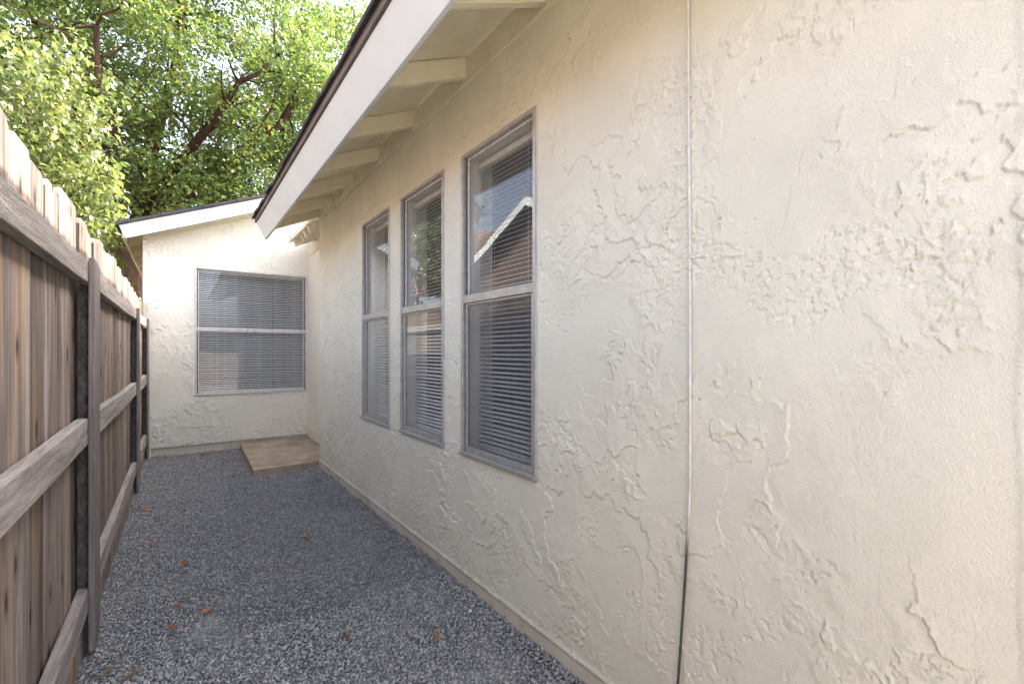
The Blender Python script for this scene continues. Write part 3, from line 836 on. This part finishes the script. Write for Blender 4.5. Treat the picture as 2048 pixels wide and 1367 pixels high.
def big_tree(label, base, h_fork, limbs, ells, nclump, n_each, leaf, trunk_r, seed, bare=None):
    random.seed(seed)
    t = thing('broadleaf_tree', label, 'tree', base, 'trees rising behind the far gable')
    b = MB(); bx_, by_, bz_ = base
    limb(b, base, (bx_ + 0.15, by_, h_fork), trunk_r * 1.25, trunk_r * 0.8, 0.05, 8)
    b.build('trunk', M['bark'], t, smooth=True)
    tips = []
    for (p1, r0) in limbs:
        b = MB()
        path = limb(b, (bx_ + 0.15, by_, h_fork - 0.2), p1, r0, r0 * 0.35, 0.12, 8)
        for k in range(3, 9):
            q = path[min(k, 8)]
            for _ in range(3):
                d = Vector((random.gauss(0, 1), random.gauss(0, 1), random.gauss(0.3, 0.7))).normalized() * random.uniform(0.9, 1.9)
                limb(b, q, q + d, r0 * 0.22, r0 * 0.05, 0.06, 4); tips.append(q + d)
        b.build('limb', M['bark'], t, smooth=True)
    cs, rs = [], []
    for tip in tips: cs.append(tuple(tip)); rs.append(random.uniform(0.4, 0.65))
    tot = sum(e[2] for e in ells)
    for (c, r, wgt) in ells:
        for _ in range(int(nclump * wgt / tot)):
            d = rng.normal(size=3); d /= np.linalg.norm(d)
            q = np.array(c) + d * np.array(r) * rng.uniform(0.25, 1.0) ** 0.40
            cs.append(tuple(q)); rs.append(rng.uniform(0.30, 1.0) ** 1.3 * 0.95)
    pos = clumps(np.array(cs), rs, n_each)
    if bare:
        A = [np.array(q) for q in bare]
        b = MB(); b.tube([tuple(q) for q in A], list(np.linspace(0.125, 0.018, len(A))), 8)
        for q in A[2:]:
            for _ in range(3):
                dd = Vector((random.gauss(0.3, 0.6), random.gauss(0, 0.6), random.gauss(0.5, 0.4))).normalized() * random.uniform(0.6, 1.3)
                limb(b, Vector(q), Vector(q) + dd, 0.028, 0.006, 0.05, 4); b.build('limb', M['bark'], t, smooth=True)
        d = np.full(len(pos), 9.0)
        for p0, p1 in zip(A[:-1], A[1:]):
            e = p1 - p0; tt = np.clip((pos - p0) @ e / (e @ e), 0, 1)
            d = np.minimum(d, np.linalg.norm(pos - p0 - tt[:, None] * e, axis=1))
        pos = pos[d > 0.14]
    # crown leaves
    o = leaves(pos, 0.55, leaf, 'crown', M['leaf_big'], t, True); tag(o, kind='stuff')
    return t

big_tree('large spreading broadleaf tree with red-brown trunk behind the far gable', (-1.05, 13.2, 0), 3.6,
         [((2.9, 12.6, 8.2), 0.17), ((-2.6, 14.5, 8.5), 0.16), ((0.2, 14.0, 10.5), 0.19), ((-1.2, 11.2, 7.2), 0.12), ((1.0, 15.5, 7.5), 0.12)],
         [((0.6, 13.6, 8.0), (4.3, 2.8, 3.6), 3.2), ((2.6, 13.0, 6.3), (2.4, 2.0, 2.4), 1.3), ((-2.6, 14.0, 8.8), (2.8, 2.2, 3.0), 1.5),
          ((0.0, 13.0, 4.7), (2.6, 1.4, 1.3), 0.9), ((0.0, 13.5, 11.0), (4.5, 2.5, 2.2), 1.5)],
         470, 135, 0.108, 0.36, 3,
         [(-0.9, 13.1, 3.6), (-0.24, 12.6, 4.95), (0.30, 12.0, 5.75), (0.75, 11.5, 6.4), (1.05, 11.45, 7.05), (1.5, 11.5, 7.45), (1.85, 11.8, 8.1)])
big_tree('second dark broadleaf tree standing farther back at the left', (-4.2, 18.5, 0), 4.5,
         [((-6.0, 18.0, 9.5), 0.16), ((-2.5, 19.0, 10.0), 0.16), ((-4.0, 18.0, 12.0), 0.15)],
         [((-4.2, 18.5, 8.5), (4.2, 2.5, 5.2), 2.0), ((-2.0, 18.5, 5.0), (3.5, 2.0, 2.6), 1.0)],
         170, 80, 0.16, 0.30, 5)
big_tree('pale broadleaf tree farther back to the right, partly behind the eave', (5.2, 16.5, 0), 4.2,
         [((6.5, 16.0, 9.0), 0.15), ((3.6, 16.5, 9.0), 0.15)],
         [((5.0, 16.5, 9.5), (3.4, 2.2, 3.8), 1.0)],
         150, 75, 0.15, 0.28, 9)

# near tree leaning over the fence: pale drooping leaves, the largest ones single
random.seed(21)
nt_ = thing('overhanging_tree', 'pale green tree with drooping leaves just over the fence at left', 'tree', (-2.3, 8.2, 0))
b = MB(); pth = limb(b, (-2.3, 8.2, 0), (-2.2, 7.9, 2.7), 0.12, 0.06, 0.03, 6); b.build('trunk', M['bark'], nt_, smooth=True)
NL = [((-1.54, 7.53, 4.51), 0.5), ((-1.41, 7.93, 4.7), 0.5), ((-1.21, 8.03, 4.63), 0.42), ((-1.52, 7.27, 3.84), 0.5), ((-1.34, 7.51, 4.0), 0.5), ((-1.09, 7.82, 4.14), 0.45), ((-0.85, 8.02, 4.09), 0.4), ((-1.49, 7.5, 3.44), 0.5), ((-1.22, 7.55, 3.52), 0.5), ((-0.94, 7.6, 3.48), 0.45), ((-0.72, 7.93, 3.44), 0.38), ((-1.12, 7.48, 3.05), 0.45), ((-0.85, 7.52, 2.94), 0.42), ((-0.64, 7.87, 2.92), 0.35), ((-0.75, 7.45, 2.51), 0.38), ((-0.59, 7.83, 2.47), 0.3), ((-0.89, 7.31, 2.64), 0.35), ((-0.56, 8.05, 2.17), 0.25)]
b = MB()
for c, r in NL:
    limb(b, (-2.2, 7.9, 2.6), c, 0.026, 0.006, 0.05, 5)
b.build('limb', M['bark'], nt_, smooth=True)
cc, rr_ = [], []
for c, r in NL:
    for _ in range(12):
        d = rng.normal(size=3); d /= np.linalg.norm(d)
        q = np.array(c) + d * r * rng.uniform(0.3, 1.45)
        if q[0] > -0.60 or q[1] - 2.1 < 1.55 * (1.27 - q[0]): continue
        cc.append(q); rr_.append(0.06 + 0.22 * rng.uniform() ** 2)
pos = clumps(np.array(cc), np.array(rr_), 330, 1.35)
pos = pos[(pos[:, 0] < -0.50) & (pos[:, 1] - 2.1 > 1.55 * (1.27 - pos[:, 0]))]
dist = np.linalg.norm(pos - np.array([0, 0, EYE]), axis=1)
order = np.argsort(dist)
near, rest = order[:220], order[220:]
tag(leaves(pos[rest], 0.9, 0.085, 'crown', M['leaf_near'], nt_), kind='stuff')
lm = np_mesh('leaf', LEAF_V, LEAF_F, M['leaf_near'])
for i in near:
    d = Vector((random.gauss(0, 1), random.gauss(0, 1), random.gauss(-1.0, 0.5)))
    link('leaf', lm, nt_, 0, tuple(pos[i]), rot=d.to_track_quat('Y', 'Z').to_euler(), scale=[0.095 * random.uniform(0.75, 1.25)] * 3)

# ------------------------------------------------------------------ neighbour's house beyond the fence (seen mirrored in the panes)
nb = thing('neighbor_house', 'brown-sided house with brown roof and white rake mirrored in the nearest window', 'house', (-6, 7, 0))
MB().box(-9.0, -4.3, 4.6, 12.4, 0, 3.0).build('wall', M['neighbor'], nb)
MB().hexa([(-4.32, 4.6, 3.0), (-4.3, 4.6, 3.0), (-4.3, 12.4, 3.0), (-4.32, 12.4, 3.0), (-4.32, 8.45, 4.75), (-4.3, 8.45, 4.75), (-4.3, 8.55, 4.75), (-4.32, 8.55, 4.75)]).build('gable', M['neighbor'], nb)
for sgn in (-1, 1):
    ye = 8.5 + sgn * 4.4; ze = 2.85
    def pt(x, t, dz): return (x, 8.5 + sgn * 4.4 * t, 4.85 + (ze - 4.85) * t + dz)
    MB().hexa([pt(-9.5, 0, 0), pt(-3.95, 0, 0), pt(-3.95, 1, 0), pt(-9.5, 1, 0), pt(-9.5, 0, .06), pt(-3.95, 0, .06), pt(-3.95, 1, .06), pt(-9.5, 1, .06)]).build('roof', M['brown_shingle'], nb)
    MB().hexa([pt(-3.949, 0, -.16), pt(-3.92, 0, -.16), pt(-3.92, 1, -.16), pt(-3.949, 1, -.16), pt(-3.949, 0, .03), pt(-3.92, 0, .03), pt(-3.92, 1, .03), pt(-3.949, 1, .03)]).build('rake_board', M['white'], nb)
MB().hexa([(-7.0, -3, 3.0), (-6.9, -3, 2.95), (-6.9, 28, 4.15), (-7.0, 28, 4.2), (-12, -3, 4.2), (-11.9, -3, 4.25), (-11.9, 28, 9.05), (-12, 28, 9.0)]).build('roof', M['brown_shingle'], nb)
MB().box(-12, -7.4, -3, 16, 0, 3.0).build('wall', M['neighbor'], nb)

# ------------------------------------------------------------------ fallen leaves and small litter
def leaf_mesh(k):
    r_ = random.Random(k)
    n = 9; V = [(0, 0, 0.006)]
    for i in range(n):
        a_ = 2 * math.pi * i / n
        rad = (0.55 + 0.45 * abs(math.cos(a_ / 1.0)) ** 1.5) * r_.uniform(0.8, 1.1)
        V.append((math.cos(a_) * rad, math.sin(a_) * rad * 0.6, r_.uniform(0.0, 0.35)))
    F = [(0, 1 + i, 1 + (i + 1) % n) for i in range(n)]
    b = MB(); b.v, b.f = V, F
    return b.mesh('fallen_leaf', M['dry'])
lms = [leaf_mesh(k) for k in range(5)]
GL = [(-0.02, 2.622), (0.115, 2.703), (-0.002, 2.825), (0.029, 3.39), (-0.134, 3.86), (0.135, 3.627), (-0.25, 4.413), (-0.124, 4.448), (-0.198, 4.706), (-0.09, 4.745), (-0.274, 4.833), (0.026, 4.46), (-0.024, 5.699), (0.194, 5.432), (0.164, 4.987), (-0.214, 6.977), (-0.063, 6.805), (0.047, 4.079), (-0.071, 3.158), (-0.178, 5.324), (0.394, 3.048), (0.7, 3.336), (1.006, 4.028), (0.533, 4.177), (1.096, 3.901), (0.931, 1.866), (0.61, 2.093), (0.504, 2.895), (0.419, 3.57), (0.416, 3.755), (0.483, 6.57), (0.581, 6.216), (0.56, 5.888), (0.606, 5.91), (0.539, 5.474), (0.612, 5.328), (0.45, 5.422), (0.384, 6.07), (0.529, 6.254), (0.7, 5.242), (0.729, 5.131), (0.947, 5.202), (1.139, 5.234), (1.103, 4.754), (1.024, 4.727), (0.098, 6.476), (0.205, 6.549), (0.299, 6.45)]
for _ in range(14): GL.append((random.uniform(-0.25, 0.58), 7.03 - abs(random.gauss(0, 0.16))))
for (x_, y_) in GL:
    s = random.uniform(0.020, 0.036)
    o = link('fallen_leaf', random.choice(lms), None, 0, (x_, y_, 0.016), rot=(random.uniform(-0.3, 0.3), random.uniform(-0.3, 0.3), random.uniform(0, 6.28)), scale=(s, s, s * 0.8))
    where = ('at the foot of the far gable wall' if y_ > 6.3 else 'beside the concrete step' if x_ > 0.35 and y_ > 5.0 else
             'along the fence foot' if x_ < -0.1 else 'nearest the camera' if y_ < 2.9 else 'near the long stucco wall' if x_ > 0.8 else 'in the open middle of the yard')
    tag(o, 'dry orange-brown fallen leaf on the gravel ' + where, 'leaf', 'dry leaves scattered on the gravel')
SL = [(1.078, 5.663), (1.23, 7.03), (1.47, 6.875), (1.455, 6.665), (1.46, 7.02), (1.45, 6.377), (1.13, 7.03), (1.44, 6.55), (1.38, 7.04), (1.46, 6.2)]
for (x_, y_) in SL:
    s = random.uniform(0.016, 0.026)
    o = link('fallen_leaf', random.choice(lms), None, 0, (x_, y_, 0.064), rot=(random.uniform(-0.2, 0.2), random.uniform(-0.2, 0.2), random.uniform(0, 6.28)), scale=(s, s, s * 0.6))
    tag(o, 'dry brown fallen leaf lying on the concrete step', 'leaf', 'dry leaves on the concrete step')
gl = lms[1].copy(); gl.materials[0] = M['green_dry']
tag(link('fallen_leaf', gl, None, 0, (0.633, 4.683, 0.012), scale=(0.02, 0.02, 0.015)), 'single green fallen leaf on the gravel in front of the step', 'leaf')
t_ = MB(); t_.hexa([(-1, -.8, -.5), (1, -.9, -.4), (.8, .9, -.5), (-.7, .8, -.4), (-.8, -.6, .4), (.7, -.7, .6), (.6, .6, .4), (-.6, .7, .5)])
o = t_.build('pebble', M['white_scrap'], bevel=0.2); o.location = (1.154, 1.946, 0.016); o.scale = (0.010, 0.010, 0.007)
tag(o, 'single bright white pebble on the gravel near the long wall', 'pebble')
for k, (x_, y_, a_) in enumerate(((-0.227, 2.414, 1.0), (-0.146, 2.342, 0.6))):
    t_ = MB(); t_.tube([(-0.035, 0, 0), (-0.01, 0.004, 0.004), (0.035, 0, 0.002)], [0.006, 0.007, 0.004], 6)
    o = t_.build('wood_chip', M['twig']); o.location = (x_, y_, 0.014); o.rotation_euler = (0, 0, a_)
    tag(o, ['brown wood chip on the gravel touching the fence foot', 'brown wood chip on the gravel a little away from the fence foot'][k], 'wood chip')
